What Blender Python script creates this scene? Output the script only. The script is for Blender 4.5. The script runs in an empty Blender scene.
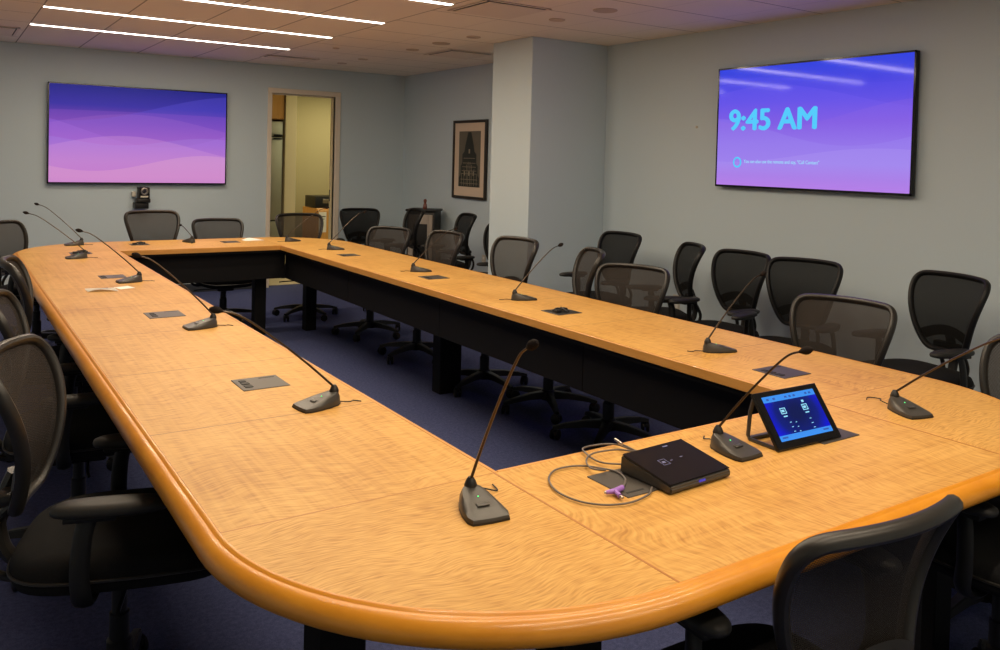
import bpy, bmesh, math, random
from mathutils import Vector, Matrix
random.seed(4)
C = bpy.context.scene.collection
sc = bpy.context.scene
PI = math.pi
def R(d): return math.radians(d)

# ------------------------------------------------------------------ camera
YAW, PITCH, ROLL, CAMH = 0.6048, -0.0263, 0.0264, 1.442
F = Vector((math.sin(YAW)*math.cos(PITCH), math.cos(YAW)*math.cos(PITCH), math.sin(PITCH)))
r0 = Vector((math.cos(YAW), -math.sin(YAW), 0)); u0 = r0.cross(F)
rr = r0*math.cos(ROLL) + u0*math.sin(ROLL); uu = -r0*math.sin(ROLL) + u0*math.cos(ROLL)
cd = bpy.data.cameras.new('camera'); cam = bpy.data.objects.new('camera', cd); C.objects.link(cam)
m = Matrix.Identity(4)
for i in range(3):
    m[i][0] = rr[i]; m[i][1] = uu[i]; m[i][2] = -F[i]
m.translation = Vector((0, 0, CAMH))
cam.matrix_world = m
cd.sensor_width = 36; cd.lens = 853.25*36/1000
cd.shift_x = -0.0285; cd.shift_y = -0.1414; cd.clip_start = 0.02
sc.camera = cam
# ------------------------------------------------------------------ world and exposure
w = bpy.data.worlds.new('world'); sc.world = w; w.use_nodes = True
w.node_tree.nodes['Background'].inputs[0].default_value = (0.01, 0.01, 0.012, 1)
sc.view_settings.view_transform = 'Standard'; sc.view_settings.look = 'None'
sc.view_settings.exposure = 0.0; sc.view_settings.gamma = 1.0; sc.view_settings.use_curve_mapping = False

CEIL, BACK, RIGHT, LEFT, FRONT = 2.406, 9.16, 4.52, -1.5, -1.4
# ------------------------------------------------------------------ ceiling strip lamps (light)
STRIP_Y = [7.68, 6.66, 5.67, 4.68, 3.68, 2.68, 1.68, 0.68, -0.32]
STRIP_W = [17.5]*9
def area(name, loc, sx, sy, power, col, rot=(0, 0, 0), spread=180):
    l = bpy.data.lights.new(name, 'AREA'); l.shape = 'RECTANGLE'; l.size = sx; l.size_y = sy
    l.energy = power; l.color = col; l.spread = R(spread)
    o = bpy.data.objects.new(name, l); o.location = loc; o.rotation_euler = rot; C.objects.link(o); return o
for y, p in zip(STRIP_Y, STRIP_W):
    area('strip_light', (1.595, y, CEIL-.008), 2.03, .046, p, (1, .81, .57), spread=180)
area('hall_light', (4.35, 9.9, 2.28), .6, .5, 24, (1, .84, .48))

# ------------------------------------------------------------------ materials
def mat(name, col, rough=.6, metal=0, spec=.5, coat=0, emit=None, es=0):
    m = bpy.data.materials.new(name); m.use_nodes = True
    b = m.node_tree.nodes['Principled BSDF']
    b.inputs['Base Color'].default_value = (*col, 1); b.inputs['Roughness'].default_value = rough
    b.inputs['Metallic'].default_value = metal; b.inputs['Specular IOR Level'].default_value = spec
    b.inputs['Coat Weight'].default_value = coat
    if emit: b.inputs['Emission Color'].default_value = (*emit, 1); b.inputs['Emission Strength'].default_value = es
    return m
class NB:
    def __init__(s, m): s.m = m; s.t = m.node_tree; s.b = s.t.nodes['Principled BSDF']
    def n(s, typ, **k):
        x = s.t.nodes.new(typ)
        for a, v in k.items(): setattr(x, a, v)
        return x
    def l(s, a, b): s.t.links.new(a, b)
    def val(s, sock, v):
        if isinstance(v, bpy.types.NodeSocket): s.l(v, sock)
        else: sock.default_value = v
    def math(s, op, a, b=0.0, c=0.0, clamp=False):
        x = s.n('ShaderNodeMath', operation=op); x.use_clamp = clamp
        s.val(x.inputs[0], a); s.val(x.inputs[1], b); s.val(x.inputs[2], c); return x.outputs[0]
    def mix(s, f, a, b, blend='MIX'):
        x = s.n('ShaderNodeMix', data_type='RGBA', blend_type=blend)
        s.val(x.inputs[0], f); s.val(x.inputs[6], a); s.val(x.inputs[7], b); return x.outputs[2]
    def coord(s, kind='Object'): return s.n('ShaderNodeTexCoord').outputs[kind]
    def xyz(s, v):
        x = s.n('ShaderNodeSeparateXYZ'); s.l(v, x.inputs[0]); return x.outputs
    def mapping(s, v, scale=(1,1,1), rot=(0,0,0), loc=(0,0,0)):
        x = s.n('ShaderNodeMapping'); s.l(v, x.inputs[0]); x.inputs['Scale'].default_value = scale
        x.inputs['Rotation'].default_value = rot; x.inputs['Location'].default_value = loc; return x.outputs[0]
    def noise(s, v, scale, detail=3, rough=.5, dist=0):
        x = s.n('ShaderNodeTexNoise'); s.l(v, x.inputs['Vector']); x.inputs['Scale'].default_value = scale
        x.inputs['Detail'].default_value = detail; x.inputs['Roughness'].default_value = rough
        x.inputs['Distortion'].default_value = dist; return x.outputs['Fac']
    def ramp(s, f, stops, interp='LINEAR'):
        x = s.n('ShaderNodeValToRGB'); s.l(f, x.inputs[0]); e = x.color_ramp.elements; x.color_ramp.interpolation = interp
        e[0].position = stops[0][0]; e[0].color = (*stops[0][1], 1)
        e[1].position = stops[-1][0]; e[1].color = (*stops[-1][1], 1)
        for p, c in stops[1:-1]:
            q = e.new(p); q.color = (*c, 1)
        return x.outputs[0]
    def bump(s, h, strength, dist=.002):
        x = s.n('ShaderNodeBump'); s.l(h, x.inputs['Height']); x.inputs['Strength'].default_value = strength
        x.inputs['Distance'].default_value = dist; s.l(x.outputs[0], s.b.inputs['Normal'])

# painted walls: fine wallcovering texture
def wall_mat(name, col):
    m = mat(name, col, .75, spec=.25); k = NB(m); v = k.coord()
    f = k.noise(v, 260, 2); g = k.noise(v, 1.3, 2)
    c = k.mix(k.math('MULTIPLY', f, .22), (*col, 1), tuple(x*.72 for x in col)+(1,))
    k.l(c, k.b.inputs['Base Color']); k.bump(f, .15, .001); return m
M_wall = wall_mat('wall_paint', (.56, .665, .73))
M_hall = wall_mat('hall_paint', (.36, .33, .20))
M_cream = mat('cream_paint', (.78, .68, .42), .5)
M_trim = mat('door_trim_paint', (.74, .66, .55), .45)
M_base = mat('baseboard_vinyl', (.035, .04, .05), .5)

# ceiling tiles
M_ceil = mat('ceiling_tile', (.72, .60, .49), .9, spec=.1); k = NB(M_ceil); v = k.coord(); x, y, z = k.xyz(v)
def gridline(c, off, step, wd):
    a = k.math('FLOORED_MODULO', k.math('SUBTRACT', c, off-wd/2), step)
    return k.math('LESS_THAN', a, wd)
gx = gridline(x, .57, .515, .009)
gy = k.math('MULTIPLY', gridline(y, .19, .53, .009), k.math('ADD', k.math('GREATER_THAN', x, 2.63), k.math('LESS_THAN', x, .56), clamp=True))
far = k.math('GREATER_THAN', x, 3.0)
gx2 = k.math('MULTIPLY', gx, k.math('SUBTRACT', 1.0, k.math('MULTIPLY', far, .75)))
g = k.math('MAXIMUM', gx2, gy)
sp = k.noise(v, 120, 3, .7)
c = k.mix(k.math('MULTIPLY', sp, .25), (.96, .87, .76, 1), (.84, .74, .63, 1))
c = k.mix(k.math('MULTIPLY', g, .72), c, (.12, .08, .05, 1))
k.l(c, k.b.inputs['Base Color']); k.bump(k.math('SUBTRACT', sp, g), .3, .003)

# carpet
M_carpet = mat('navy_carpet', (.035, .037, .085), .95, spec=.05); k = NB(M_carpet); v = k.coord()
n1 = k.noise(v, 420, 3, .8); n2 = k.noise(v, 60, 4, .8); nn = k.math('ADD', k.math('MULTIPLY', n1, .6), k.math('MULTIPLY', n2, .4))
k.l(k.ramp(nn, [(.32, (.022, .027, .065)), (.5, (.068, .082, .185)), (.72, (.145, .165, .33))]), k.b.inputs['Base Color']); k.bump(nn, .8, .006)

# figured veneer, seams perpendicular to the run
def veneer(name, axis, seams, radial=None):
    m = mat(name, (.7, .38, .13), .42, spec=.22); k = NB(m); k.b.inputs['Coat Roughness'].default_value = .12
    v = k.coord(); x, y, z = k.xyz(v)
    if axis == 'y': run, acr = y, x
    else: run, acr = x, y
    cmb = k.n('ShaderNodeCombineXYZ')
    wob = k.noise(k.mapping(v, (2.2, 2.2, 1)), 1.4, 2)
    wob2 = k.noise(v, 9, 2)
    r2 = k.math('ADD', run, k.math('ADD', k.math('MULTIPLY', wob, .22), k.math('MULTIPLY', wob2, .02)))
    # fiddleback figure: fine ripples across the sheet, grain streaks the other way
    k.l(k.math('MULTIPLY', r2, 150.0), cmb.inputs[0]); k.l(k.math('MULTIPLY', acr, 18.0), cmb.inputs[1])
    fig = k.noise(cmb.outputs[0], 1.0, 2, .5)
    cm2 = k.n('ShaderNodeCombineXYZ')
    k.l(k.math('MULTIPLY', run, 2.0), cm2.inputs[0]); k.l(k.math('MULTIPLY', acr, 60.0), cm2.inputs[1])
    gr = k.noise(cm2.outputs[0], 1.0, 3, .6)
    cl = k.noise(v, 3.2, 2)
    f = k.math('ADD', k.math('MULTIPLY', fig, k.math('ADD', .25, k.math('MULTIPLY', cl, .7))), k.math('MULTIPLY', gr, .35))
    col = k.ramp(f, [(.28, (.40, .185, .038)), (.44, (.57, .305, .076)), (.62, (.68, .395, .115))])
    s = None
    for q in seams:
        d = k.math('LESS_THAN', k.math('ABSOLUTE', k.math('SUBTRACT', run, q)), .0021)
        s = d if s is None else k.math('MAXIMUM', s, d)
    if s is not None: col = k.mix(k.math('MULTIPLY', s, .8), col, (.22, .09, .02, 1))
    k.l(col, k.b.inputs['Base Color']); return m
IX0, IX1, IY0, IY1, TW, TF, TL = 1.03, 2.19, 1.597, 6.52, .585, .66, .598
SEAMS = [IY0 + .6425*i for i in range(1, 8)]
M_vy = veneer('anigre_veneer_long', 'y', SEAMS)
M_vx = veneer('anigre_veneer_cross', 'x', [])
def wood(name, a, b, scale=(3, 60, 60), rough=.25, coat=.6):
    m = mat(name, a, rough, coat=coat); k = NB(m); k.b.inputs['Coat Roughness'].default_value = .06
    n = k.noise(k.mapping(k.coord(), scale), 1, 4, .6)
    k.l(k.ramp(n, [(.3, a), (.7, b)]), k.b.inputs['Base Color']); return m
M_edge = wood('cherry_edge_wood', (.62, .235, .010), (.72, .30, .020), (9, 9, 30), .32, .18)
M_inedge = wood('light_edge_wood', (.56, .26, .05), (.66, .32, .08), (6, 6, 40), .4, .1)
M_maple = wood('maple_cabinet_wood', (.62, .30, .06), (.72, .38, .10), (30, 30, 3), .4, .2)
M_panel = mat('black_laminate', (.006, .0057, .006), .65, spec=.15)
M_seam = mat('seam_inlay', (.44, .17, .03), .4)
M_black = mat('black_plastic', (.007, .007, .0075), .45, spec=.35)
M_blackg = mat('black_gloss', (.006, .006, .007), .12)
M_frame = mat('charcoal_chair_frame', (.020, .018, .016), .36, spec=.45)
M_seat = mat('black_seat_fabric', (.012, .012, .013), .9, spec=.2)
k = NB(M_seat); n = k.noise(k.coord(), 500, 2); k.l(k.ramp(n, [(.3, (.004, .004, .0045)), (.7, (.012, .012, .013))]), k.b.inputs['Base Color']); k.bump(n, .4, .002)
M_pad = mat('arm_pad_rubber', (.018, .0175, .017), .5, spec=.35)
M_mic = mat('graphite_mic_body', (.062, .058, .052), .38, metal=.25)
M_micd = mat('mic_dark_rubber', (.012, .012, .012), .5)
M_neck = mat('gooseneck_bronze', (.065, .048, .036), .28, metal=.7)
M_foam = mat('foam_windscreen', (.018, .014, .013), .95, spec=.1)
k = NB(M_foam); n = k.noise(k.coord(), 700, 2); k.bump(n, .8, .002)
M_hatch = mat('hatch_grey_metal', (.075, .066, .058), .45, metal=.3)
M_hatchd = mat('hatch_dark', (.010, .010, .010), .6)
M_cable = mat('grey_cable', (.14, .12, .11), .5)
M_purple = mat('purple_plastic', (.36, .17, .62), .45)
M_silver = mat('connector_metal', (.55, .5, .45), .3, metal=1)
M_paper = mat('white_paper', (.85, .82, .76), .8)
M_blue = mat('blue_print', (.10, .13, .45), .7)
M_steel = mat('brushed_steel', (.42, .40, .33), .32, metal=.8)
M_ivory = mat('ivory_plate', (.62, .58, .48), .4)
M_vent = mat('vent_plate', (.84, .73, .62), .7)
M_ventd = mat('vent_gap', (.02, .016, .013), .8)
M_disc = mat('speaker_grille', (.60, .48, .38), .8)
M_green = mat('green_led', (.02, .3, .05), .4, emit=(.1, 1, .25), es=1.5)
M_lens = mat('lens_glass', (.02, .02, .03), .05)
M_mat = mat('picture_mat_board', (.68, .55, .42), .7)
M_pback = mat('print_ground', (.135, .12, .085), .6)
M_ink = mat('print_ink', (.018, .022, .015), .6)
M_pline = mat('print_pale_line', (.30, .26, .18), .6)
M_beige = mat('beige_panel', (.36, .31, .26), .6)
M_red = mat('reddish_glaze', (.16, .045, .03), .3)
M_strip = mat('strip_diffuser', (.9, .9, .9), .4, emit=(1, .93, .82), es=9)

# see-through mesh fabric
def mesh_fabric(name, col, cover):
    m = bpy.data.materials.new(name); m.use_nodes = True; t = m.node_tree; t.nodes.clear(); k = NB.__new__(NB); k.m = m; k.t = t
    out = k.n('ShaderNodeOutputMaterial'); tr = k.n('ShaderNodeBsdfTransparent'); df = k.n('ShaderNodeBsdfPrincipled')
    df.inputs['Base Color'].default_value = (*col, 1); df.inputs['Roughness'].default_value = .7; df.inputs['Specular IOR Level'].default_value = .12
    x, y, z = k.xyz(k.coord())
    a = k.math('SINE', k.math('MULTIPLY', k.math('ADD', z, k.math('MULTIPLY', y, .25)), 2*PI/.0042)); b = k.math('SINE', k.math('MULTIPLY', y, 2*PI/.0042))
    hole = k.math('MULTIPLY', k.math('GREATER_THAN', a, -.25), k.math('GREATER_THAN', b, -.75))
    fac = k.math('SUBTRACT', 1.0, k.math('MULTIPLY', hole, (1-cover)/.48))
    mx = k.n('ShaderNodeMixShader'); k.l(fac, mx.inputs[0]); k.l(tr.outputs[0], mx.inputs[1]); k.l(df.outputs[0], mx.inputs[2]); k.l(mx.outputs[0], out.inputs[0])
    return m
M_mesh = mesh_fabric('chair_mesh_fabric', (.033, .028, .025), .80)
M_lumb = mat('lumbar_band', (.018, .016, .015), .6)

# ------------------------------------------------------------------ mesh helpers
def obj(name, bm, material, parent=None, loc=None, smooth=35, kind=None):
    me = bpy.data.meshes.new(name); bmesh.ops.recalc_face_normals(bm, faces=bm.faces[:]); bm.to_mesh(me); bm.free()
    if isinstance(material, (list, tuple)):
        for q in material: me.materials.append(q)
    else: me.materials.append(material)
    if smooth:
        for p in me.polygons: p.use_smooth = True
        me.set_sharp_from_angle(angle=R(smooth))
    o = bpy.data.objects.new(name, me); C.objects.link(o)
    if parent: o.parent = parent
    if loc is not None: o.location = loc
    if kind: o['kind'] = kind
    return o
def empty(name, loc=(0, 0, 0), rz=0):
    o = bpy.data.objects.new(name, None); o.empty_display_size = .1; C.objects.link(o); o.location = loc; o.rotation_euler = (0, 0, rz); return o
def tag(o, label, cat, group=None):
    o['label'] = label; o['category'] = cat
    if group: o['group'] = group
    return o
def setmi(faces, mi):
    for f in faces: f.material_index = mi
def box(bm, lo, hi, bev=0, seg=2, mi=0, rot=None, piv=None):
    r = bmesh.ops.create_cube(bm, size=1); vs = r['verts']
    for v in vs:
        v.co = Vector([(lo[i]+hi[i])/2 + v.co[i]*(hi[i]-lo[i]) for i in range(3)])
    fs = list({f for v in vs for f in v.link_faces}); setmi(fs, mi)
    if bev:
        es = list({e for v in vs for e in v.link_edges})
        q = bmesh.ops.bevel(bm, geom=es, offset=bev, segments=seg, profile=.5, affect='EDGES'); vs = list({v for f in q['faces'] for v in f.verts} | {v for v in vs if v.is_valid}); setmi(q['faces'], mi)
        # gather all verts connected
        seen = set(vs); st = list(vs)
        while st:
            a = st.pop()
            for e in a.link_edges:
                b = e.other_vert(a)
                if b not in seen: seen.add(b); st.append(b)
        vs = list(seen)
    if rot is not None:
        bmesh.ops.rotate(bm, verts=vs, cent=Vector(piv) if piv is not None else Vector([(lo[i]+hi[i])/2 for i in range(3)]), matrix=rot)
    return vs
def catmull(pts, n=8, closed=False):
    P = [Vector(p) for p in pts]; out = []; N = len(P)
    rng = range(N) if closed else range(N-1)
    for i in rng:
        p0 = P[(i-1) % N] if closed or i > 0 else P[0]*2-P[1]
        p1 = P[i]; p2 = P[(i+1) % N]
        p3 = P[(i+2) % N] if closed or i+2 < N else P[-1]*2-P[-2]
        for j in range(n):
            t = j/n
            out.append(.5*((2*p1)+(-p0+p2)*t+(2*p0-5*p1+4*p2-p3)*t*t+(-p0+3*p1-3*p2+p3)*t**3))
    if not closed: out.append(P[-1].copy())
    return out
def tube(bm, pts, rad, seg=8, closed=False, cap=True, flat=None, mi=0, up=None):
    """rad: number or function of t; flat=(a,b) elliptical scale"""
    n = len(pts); rings = []; prev = None
    for i, p in enumerate(pts):
        if closed: d = pts[(i+1) % n]-pts[(i-1) % n]
        else: d = pts[min(i+1, n-1)]-pts[max(i-1, 0)]
        d.normalize()
        if prev is None:
            a = Vector(up) if up else (Vector((0, 0, 1)) if abs(d.z) < .9 else Vector((1, 0, 0)))
            nrm = (a - d*a.dot(d)).normalized()
        else: nrm = (prev - d*prev.dot(d)).normalized()
        prev = nrm; bi = d.cross(nrm); t = i/(n-1) if n > 1 else 0
        q = rad(t) if callable(rad) else rad
        fa, fb = flat if flat else (1, 1)
        rings.append([bm.verts.new(p + nrm*math.cos(2*PI*s/seg)*q*fa + bi*math.sin(2*PI*s/seg)*q*fb) for s in range(seg)])
    for i in range(n if closed else n-1):
        A = rings[i]; B = rings[(i+1) % n]
        for s in range(seg):
            f = bm.faces.new((A[s], A[(s+1) % seg], B[(s+1) % seg], B[s])); f.material_index = mi
    if cap and not closed:
        bm.faces.new(rings[0][::-1]).material_index = mi; bm.faces.new(rings[-1]).material_index = mi
    return rings
def lathe(bm, prof, seg=24, c=(0, 0, 0), axis='z', mi=0):
    rings = []
    for (r, h) in prof:
        ring = []
        for s in range(seg):
            a = 2*PI*s/seg; x, y = r*math.cos(a), r*math.sin(a)
            p = {'z': (x, y, h), 'y': (x, h, y), 'x': (h, x, y)}[axis]
            ring.append(bm.verts.new(Vector(p)+Vector(c)))
        rings.append(ring)
    for A, B in zip(rings, rings[1:]):
        for s in range(seg): bm.faces.new((A[s], A[(s+1) % seg], B[(s+1) % seg], B[s])).material_index = mi
    bm.faces.new(rings[0][::-1]).material_index = mi; bm.faces.new(rings[-1]).material_index = mi
def loft(bm, rings, mi=0, cap=True):
    vs = [[bm.verts.new(Vector(p)) for p in r] for r in rings]; n = len(vs[0])
    for A, B in zip(vs, vs[1:]):
        for s in range(n): bm.faces.new((A[s], A[(s+1) % n], B[(s+1) % n], B[s])).material_index = mi
    if cap: bm.faces.new(vs[0][::-1]).material_index = mi; bm.faces.new(vs[-1]).material_index = mi
def prism(bm, pts, z0, z1, mi=0):
    loft(bm, [[(x, y, z0) for x, y in pts], [(x, y, z1) for x, y in pts]], mi)
def superell(a, b, n, e, cx=0, cy=0):
    o = []
    for i in range(n):
        t = 2*PI*i/n; c, s = math.cos(t), math.sin(t)
        o.append((cx + a*math.copysign(abs(c)**(2/e), c), cy + b*math.copysign(abs(s)**(2/e), s)))
    return o
NBM = bmesh.new

# ------------------------------------------------------------------ room shell
def struct(name, bm, m, smooth=0): return obj(name, bm, m, smooth=smooth, kind='structure')
b = NBM(); box(b, (LEFT-.1, FRONT-.1, -.1), (6.2, 11.4, 0)); struct('floor', b, M_carpet)
b = NBM(); box(b, (LEFT-.1, FRONT-.1, CEIL), (RIGHT+.1, BACK+.12, CEIL+.1)); struct('ceiling', b, M_ceil)
b = NBM(); box(b, (RIGHT, FRONT-.1, 0), (RIGHT+.12, BACK, CEIL)); struct('wall_right', b, M_wall)
b = NBM(); box(b, (LEFT-.12, FRONT-.1, 0), (LEFT, BACK+.12, CEIL)); struct('wall_left', b, M_wall)
b = NBM(); box(b, (LEFT, FRONT-.12, 0), (RIGHT, FRONT, CEIL)); struct('wall_front', b, M_wall)
DX0, DX1, DZ = 2.944, 3.66, 2.104
b = NBM()
box(b, (LEFT, BACK, 0), (DX0, BACK+.12, CEIL)); box(b, (DX1, BACK, 0), (RIGHT+.12, BACK+.12, CEIL)); box(b, (DX0, BACK, DZ), (DX1, BACK+.12, CEIL))
struct('wall_back', b, M_wall)
PX0, PY0, PY1 = 3.764, 5.44, 6.008
b = NBM(); box(b, (PX0, PY0, 0), (RIGHT, PY1, CEIL), .004, 1); struct('wall_pillar', b, M_wall)
def baseboard(name, lo, hi):
    b = NBM(); box(b, lo, hi, .003, 1); struct(name, b, M_base)
baseboard('baseboard_right', (RIGHT-.01, FRONT, 0), (RIGHT, PY0, .09))
baseboard('baseboard_right_far', (RIGHT-.01, PY1, 0), (RIGHT, BACK, .09))
baseboard('baseboard_back', (LEFT, BACK-.01, 0), (2.899, BACK, .09))
baseboard('baseboard_back_right', (3.722, BACK-.01, 0), (RIGHT-.01, BACK, .09))
baseboard('baseboard_pillar', (PX0-.01, PY0-.01, 0), (RIGHT-.01, PY0, .09))
baseboard('baseboard_pillar_side', (PX0-.01, PY0, 0), (PX0, PY1, .09))
# door casing (pocket door opening)
b = NBM()
for lo, hi in (((DX0-.045, BACK-.018, 0), (DX0, BACK+.13, DZ)), ((DX1, BACK-.018, 0), (DX1+.062, BACK+.13, DZ)), ((DX0-.045, BACK-.018, DZ), (DX1+.062, BACK+.13, DZ+.055))):
    box(b, lo, hi, .004, 1)
box(b, (DX0, BACK+.03, 0), (DX0+.012, BACK+.08, DZ)); box(b, (DX0+.012, BACK+.03, DZ-.012), (DX1-.02, BACK+.08, DZ))
struct('door_1', b, M_trim)
b = NBM(); box(b, (DX1-.022, BACK+.035, .01), (DX1+.0, BACK+.075, DZ-.01), .003, 1)
o = obj('door_edge', b, M_cream, bpy.data.objects['door_1'], smooth=0)
b = NBM(); box(b, (DX1-.0245, BACK+.045, .93), (DX1-.0215, BACK+.065, 1.06)); obj('latch_plate', b, M_micd, o, smooth=0)
# room beyond the doorway
b = NBM(); box(b, (3.50, 10.8, 0), (6.1, 10.9, 2.3)); struct('wall_hall_back', b, M_hall)
b = NBM(); box(b, (3.385, 10.0, 0), (3.52, 10.9, 2.3)); struct('wall_hall_return', b, M_cream)
b = NBM(); box(b, (2.3, 10.85, 0), (3.385, 10.95, 2.3)); box(b, (2.2, BACK+.12, 0), (2.3, 10.95, 2.3)); box(b, (6.0, BACK+.12, 0), (6.1, 10.8, 2.3)); struct('wall_hall_side', b, M_hall)
b = NBM(); box(b, (2.2, BACK+.12, 2.3), (6.1, 10.95, 2.4)); struct('ceiling_hall', b, M_ceil)
b = NBM(); box(b, (2.3, BACK+.12, .0), (6.0, 10.85, .004)); struct('floor_hall', b, mat('hall_vinyl', (.55, .48, .33), .5))

# fridge
t = tag(empty('refrigerator', (3.13, 10.03, .004)), 'tall stainless steel refrigerator seen at left through the doorway', 'refrigerator')
b = NBM(); box(b, (-.34, .05, .0), (.235, .70, 1.83), .01); obj('body', b, M_micd, t)
b = NBM(); box(b, (-.34, 0, 1.655), (.235, .048, 1.83), .008); d = obj('freezer_door', b, M_steel, t)
b = NBM(); box(b, (.12, -.03, 1.657), (.225, .0, 1.675), .006); obj('handle', b, M_black, d)
b = NBM(); box(b, (-.34, 0, .66), (.235, .048, 1.645), .008); d = obj('door', b, M_steel, t)
b = NBM(); box(b, (.12, -.03, 1.618), (.225, .0, 1.635), .006); obj('handle', b, M_black, d)
b = NBM(); box(b, (-.34, 0, .04), (.235, .048, .645), .008); obj('lower_drawer', b, M_steel, t)
t = tag(empty('wall_cabinet', (3.13, 10.02, 1.86)), 'light maple cupboard mounted above the refrigerator beyond the doorway', 'cabinet')
b = NBM(); box(b, (-.34, .02, 0), (.25, .60, .40), .003, 1); obj('body', b, M_maple, t)
b = NBM(); box(b, (-.04, 0, .01), (.235, .018, .39), .003, 1); box(b, (-.01, -.006, .05), (.205, .0, .35), .003, 1); obj('door', b, M_maple, t)
t = tag(empty('base_cabinet', (4.10, 10.05, .004)), 'low maple cabinet beyond the doorway holding the black microwave', 'cabinet')
b = NBM(); box(b, (-.29, .02, 0), (.4, .50, .79), .003, 1); obj('body', b, M_maple, t)
for sx in (-.28, -.065):
    b = NBM(); box(b, (sx, 0, .05), (sx+.205, .018, .77), .003, 1); obj('door', b, M_maple, t)
for i, sx in enumerate((3.835, 4.02)):
    b = NBM(); box(b, (sx, 10.045, .50), (sx+.095, 10.049, .75)); box(b, (sx+.012, 10.0435, .69), (sx+.083, 10.0455, .70), mi=1); box(b, (sx+.012, 10.0435, .66), (sx+.07, 10.0455, .667), mi=1)
    o = obj('paper_notice', b, [M_paper, M_hatchd], smooth=0)
    tag(o, ['white notice taped on maple cabinet beyond the doorway, the left one', 'white notice taped on maple cabinet beside the door edge, right one'][i], 'notice', 'paper notices on the cabinet beyond the doorway')
t = tag(empty('microwave', (4.05, 10.10, .80)), 'black microwave on the low maple cabinet beyond the doorway', 'microwave')
b = NBM(); box(b, (-.245, 0, 0), (.28, .36, .14), .006); obj('body', b, M_black, t)
b = NBM(); box(b, (-.15, -.004, .055), (.16, .002, .105), .001, 1); obj('window', b, mat('microwave_window', (.16, .12, .07), .2), t)

# ------------------------------------------------------------------ ceiling fittings
for i, y in enumerate(STRIP_Y):
    t = empty('ceiling_strip_light', (1.595, y, CEIL))
    desc = {0: 'slim white ceiling light strip nearest the back wall', 1: 'slim white ceiling light strip second from the back wall',
            2: 'slim white ceiling light strip third from the back wall', 3: 'slim white ceiling light strip ending beside the square air diffuser, cut by picture top'}.get(i, 'slim white ceiling light strip out of view above the table')
    tag(t, desc, 'ceiling light', 'light strips in the ceiling')
    b = NBM(); box(b, (-1.03, -.030, -.004), (1.03, .030, .004), .001, 1); obj('housing', b, M_vent, t, smooth=0)
    b = NBM(); box(b, (-1.02, -.025, -.006), (1.02, .025, -.004)); obj('diffuser', b, M_strip, t, smooth=0)
def diffuser(cx, cy, sx, sy, label):
    t = tag(empty('air_diffuser', (cx, cy, CEIL)), label, 'air vent', 'air diffusers in the ceiling')
    b = NBM(); box(b, (-sx/2, -sy/2, -.003), (sx/2, sy/2, .0)); obj('recess', b, M_ventd, t, smooth=0)
    b = NBM(); g = .018
    for lo, hi in (((-sx/2, -sy/2, -.006), (sx/2, -sy/2+g, 0)), ((-sx/2, sy/2-g, -.006), (sx/2, sy/2, 0)), ((-sx/2, -sy/2, -.006), (-sx/2+g, sy/2, 0)), ((sx/2-g, -sy/2, -.006), (sx/2, sy/2, 0))): box(b, lo, hi)
    obj('frame', b, M_vent, t, smooth=0)
    b = NBM(); box(b, (-sx/2+.030, -sy/2+.030, -.012), (sx/2-.030, sy/2-.030, -.007), .002, 1); obj('plaque', b, M_vent, t, smooth=0)
diffuser(2.935, 4.63, .47, .50, 'square ceiling air diffuser beside the end of the nearest visible light strip')
diffuser(3.92, 6.84, .46, .50, 'square ceiling air diffuser beside the white pillar')
diffuser(2.86, 8.36, .52, .24, 'narrow ceiling air diffuser above the doorway')
diffuser(.28, 8.30, .50, .60, 'ceiling air diffuser at far left over the left screen')
for x, y, r, lb in ((3.445, 4.186, .078, 'large round grey ceiling disc nearest the right wall'), (3.437, 4.684, .056, 'small round ceiling disc above the pillar corner'),
                 (3.445, 5.795, .057, 'small round ceiling disc left of the pillar top'), (3.438, 6.311, .075, 'large round ceiling disc between two small ones left of pillar'),
                 (3.453, 6.863, .058, 'small round ceiling disc beside the square diffuser near pillar'), (3.434, 7.896, .05, 'faint small round ceiling disc near back corner'),
                 (2.908, 7.285, .03, 'tiny round ceiling disc right of the second light strip'), (3.423, 8.404, .05, 'faint round ceiling disc closest to back wall')):
    b = NBM(); lathe(b, [(r, 0), (r, -.004), (r*.93, -.007), (r*.90, -.004), (.004, -.004)], 28, (x, y, CEIL)); tag(obj('ceiling_speaker', b, M_disc), lb, 'ceiling speaker', 'round discs in the ceiling')

# ------------------------------------------------------------------ wall screens
def screen_mat(name, stops, waves, es, rough):
    m = mat(name, (.01, .01, .012), rough, spec=.22); k = NB(m)
    x, y, z = k.xyz(k.coord('Generated'))
    col = k.ramp(z, stops)
    for (c, a, fr, ph, amt, tint) in waves:
        h = k.math('ADD', c, k.math('MULTIPLY', k.math('SINE', k.math('ADD', k.math('MULTIPLY', y, fr), ph)), a))
        f = k.math('MULTIPLY', k.math('LESS_THAN', z, h), amt)
        col = k.mix(f, col, (*tint, 1))
    k.l(col, k.b.inputs['Emission Color']); k.b.inputs['Emission Strength'].default_value = es
    return m
def lin(r, g, b): return tuple(((v/255+.055)/1.055)**2.4 if v > 10 else v/255/12.92 for v in (r, g, b))
WL = [(.80, .17, 3.0, 1.9, .22, lin(95, 85, 225)), (.735, .010, 2.6, .2, .20, lin(150, 85, 205)), (.55, .17, 3.6, 3.3, .20, lin(170, 110, 225)), (.60, .12, 3.4, 6.0, .12, lin(190, 120, 215)), (.44, .05, 6.0, .9, .20, lin(165, 140, 230)),
      (.37, .12, 3.8, 5.6, .20, lin(225, 160, 220)), (.21, .09, 4.8, 1.0, .22, lin(240, 180, 200))]
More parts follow.
